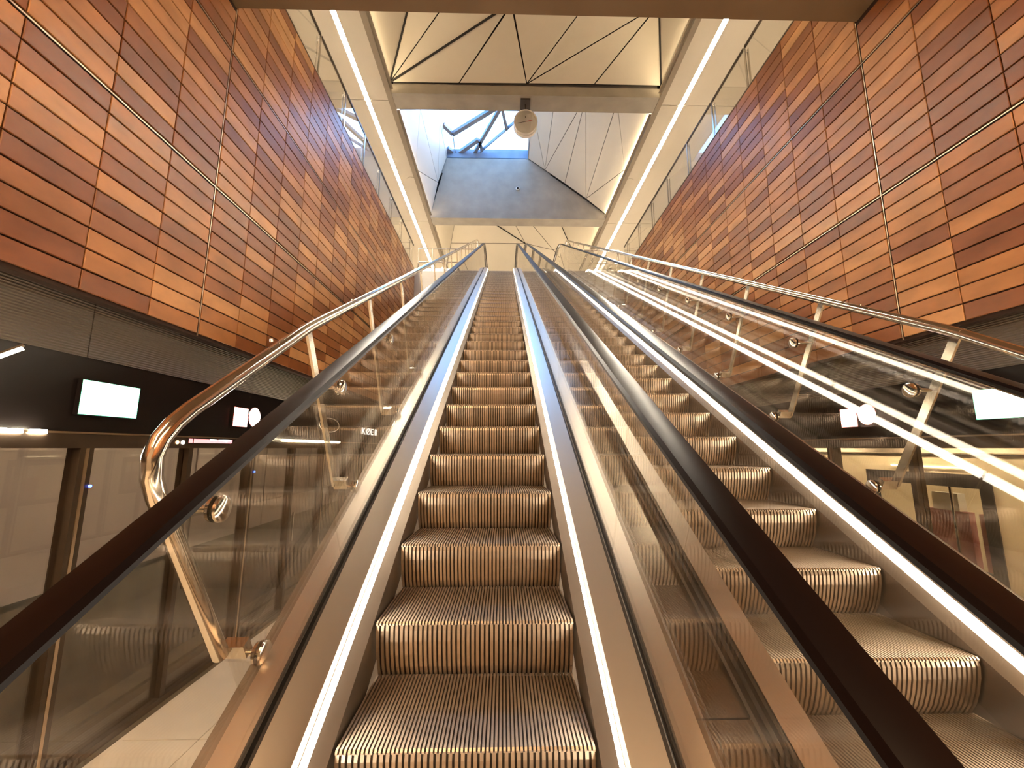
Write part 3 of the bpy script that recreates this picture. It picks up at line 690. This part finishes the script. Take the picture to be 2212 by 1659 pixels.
# lit lettering and ring on the fascia further along
def text_mesh(body, size, m, name, parent, origin, xdir, ydir, stretch=1.):
    cu = bpy.data.curves.new('text', 'FONT'); cu.body = body; cu.size = size; cu.extrude = .004; cu.align_x = 'LEFT'
    o = bpy.data.objects.new('text', cu); COL.objects.link(o); bpy.context.view_layer.update()
    me = bpy.data.meshes.new_from_object(o.evaluated_get(bpy.context.evaluated_depsgraph_get())); bpy.data.objects.remove(o, do_unlink=True)
    xd = Vector(xdir); yd = Vector(ydir); zd = xd.cross(yd)
    for v in me.vertices: v.co = Vector(origin) + xd * v.co.x * stretch + yd * v.co.y + zd * v.co.z
    me.materials.clear(); me.materials.append(M[m]); return place(me, name, parent)
g = thing('letter_sign', 'glowing white letters KØER on the black fascia', 'sign', (-3.15, 9.3, Z(.3)))
MB().box(-3.16, -3.150, 9.15, 10.55, Z(.27), Z(.50)).build('backing', 'black', g)
for ch, yo in zip('KØER', (9.22, 9.53, 9.86, 10.14)): text_mesh(ch, .21, 'lletter', 'letter', g, (-3.145, yo, Z(.31)), (0, 1, 0), (0, 0, 1), 1.9)
g = MB(); ring = [np.array([-3.154, 7.55 + .42 * math.cos(q), Z(.415) + .125 * math.sin(q)]) for q in np.linspace(0, 2 * math.pi, 41)]
o = g.tube(ring, .006, 8).build('ring_sign', 'white', smooth=True); tag(o, 'thin white ring outline on the black fascia', 'sign')
lm = thing('fascia_lamp', 'slim white tube lamp below the ribbed band on the dark track side', 'lamp', (-3.0, 2.5, Z(.56)))
a = onplane((-40, 784), (-3.09, 0, 0), (1, 0, 0)); b = onplane((50, 752), (-2.98, 0, 0), (1, 0, 0))
MB().tube([a, b], .012, 10).build('tube', 'lhead', lm, smooth=True); MB().bar(a + np.array([0, 0, .02]), b + np.array([0, 0, .02]), .03, .012).build('housing', 'frame', lm)

# ================================================================== TRACKS
sbuild(MB().box(-9, -3.32, -8, 40, -1.3, -1.1), 'floor_track', 'track', 'dark track bed behind the platform doors without a train', 'floor')
sbuild(MB().box(4.40, 10, -8, 40, -1.3, -1.1), 'floor_track', 'track', 'dark track bed under the cream train', 'floor')
sbuild(MB().box(-3.06, -3.04, -8, 40, -1.2, -.3).box(4.16, 4.18, -8, 40, -1.2, -.3), 'wall_platform_edge', 'conc', 'concrete platform edge below the doors', 'wall')
tw = struct('wall_tunnel'); tag(tw, 'grey panelled tunnel wall behind the dark platform doors', 'wall')
for k in range(-4, 18): MB().box(-5.6, -5.5, 1.0 + k * 2.2 + .02, 1.0 + (k + 1) * 2.2 - .02, Z(-1.72), Z(.35)).build('wall_panel', 'grey', tw)
MB().box(-5.75, -5.6, -8, 40, -1.2, Z(1.0)).build('wall_core', 'track', tw)
for s_, x, nm in ((-1, -3.46, 'empty track'), (1, 4.50, 'cream train')):
    tl = thing('track_lamp', 'row of linear lamps behind the platform doors above the ' + nm, 'lamp', (x, 4, Z(.5)))
    MB().box(x - .05, x + .05, -7.9, 36, Z(.50), Z(.55)).build('channel', 'frame', tl)
    MB().box(min(x - s_ * .05, x - s_ * .14), max(x - s_ * .05, x - s_ * .14), -7.9, 36, Z(.50), Z(.53)).build('bracket', 'frame', tl)
    for k in range(-4, 14):
        MB().box(x - .03, x + .03, k * 1.9 + .2, k * 1.9 + 1.5, Z(.485), Z(.499)).build('diffuser', 'ltrack' if s_ < 0 else 'ltrack2', tl)
for x in (-5.0, -3.7): tag(MB().box(x - .035, x + .035, -8, 40, -1.1, -.95).build('rail', 'steel'), 'steel running rail of the empty track, ' + ('next to the tunnel wall' if x < -4.5 else 'next to the platform edge'), 'rail', 'running rails of the empty track')

# cream train on the other track
tr = thing('train', 'cream metro train with dark-framed windows behind the platform screen', 'train', (5.6, 4, -1))
XT = 4.70
MB().box(XT, XT + .05, -6, 20, Z(-3.0), Z(-1.30)).build('lower_side', 'cream', tr)
MB().box(XT, XT + .05, -6, 20, Z(-.27), Z(-.06)).build('upper_side', 'cream', tr)
MB().prism([(XT, -6, Z(-.05)), (XT, 20, Z(-.05)), (XT + .25, 20, Z(.30)), (XT + .25, -6, Z(.30))], (.05, 0, .02)).build('roof_edge', 'frame', tr)
MB().box(XT + .25, XT + 2.6, -6, 20, Z(.28), Z(.34)).build('roof', 'frame', tr)
MB().box(XT - .008, XT, -6, 20, Z(-.075), Z(-.06)).build('roof_gutter', 'frame', tr)
wy = [-5.0, -2.2, 1.2, 4.05, 6.8, 9.6, 12.4, 15.2]
for i, y in enumerate(wy):
    a, b = y, y + 1.15
    nxt = wy[i + 1] if i + 1 < len(wy) else 20
    MB().box(XT, XT + .05, b + .1, nxt - .1, Z(-1.30), Z(-.27)).build('door_leaf', 'cream', tr)
    fr = MB().box(XT - .01, XT + .05, a - .11, b + .11, Z(-.40), Z(-.265)).box(XT - .01, XT + .05, a - .11, b + .11, Z(-1.31), Z(-1.20))
    fr.box(XT - .01, XT + .05, a - .11, a + .0, Z(-1.2), Z(-.4)).box(XT - .01, XT + .05, b - .0, b + .11, Z(-1.2), Z(-.4))
    w = fr.build('window_frame', 'gasket', tr); MB().box(XT + .01, XT + .02, a, b, Z(-1.2), Z(-.4)).build('window_pane', 'pane', w)
    MB().box(XT - .012, XT - .008, a + .1, b - .25, Z(-.205), Z(-.192)).build('bright_strip', 'lglint', tr)  # glowing strips stand in for the track lamp's reflection on the glossy body
    for q in range(2):
        ys = a + .08 + q * .55
        st = MB().box(XT + .55, XT + .62, ys, ys + .45, Z(-1.6), Z(-.72)).box(XT + .15, XT + .62, ys, ys + .45, Z(-1.72), Z(-1.6)).build('seat', 'seat', tr)
        MB().box(XT + .54, XT + .63, ys + .08, ys + .37, Z(-.72), Z(-.52)).build('headrest', 'white', st)
    MB().tube([(XT + .35, a + .6, Z(-1.9)), (XT + .35, a + .6, Z(.2))], .016, 10).build('grab_pole', 'polish', tr, smooth=True)
MB().box(XT + .05, XT + 2.6, -6, 20, Z(-2.05), Z(-2.0)).build('cabin_floor', 'track', tr)
MB().box(XT + 2.2, XT + 2.25, -6, 20, Z(-2.0), Z(.3)).build('far_side', 'cream', tr)
MB().box(XT + .9, XT + 1.05, -5.5, 19.5, Z(.24), Z(.26)).build('cabin_light', 'lhead', tr)
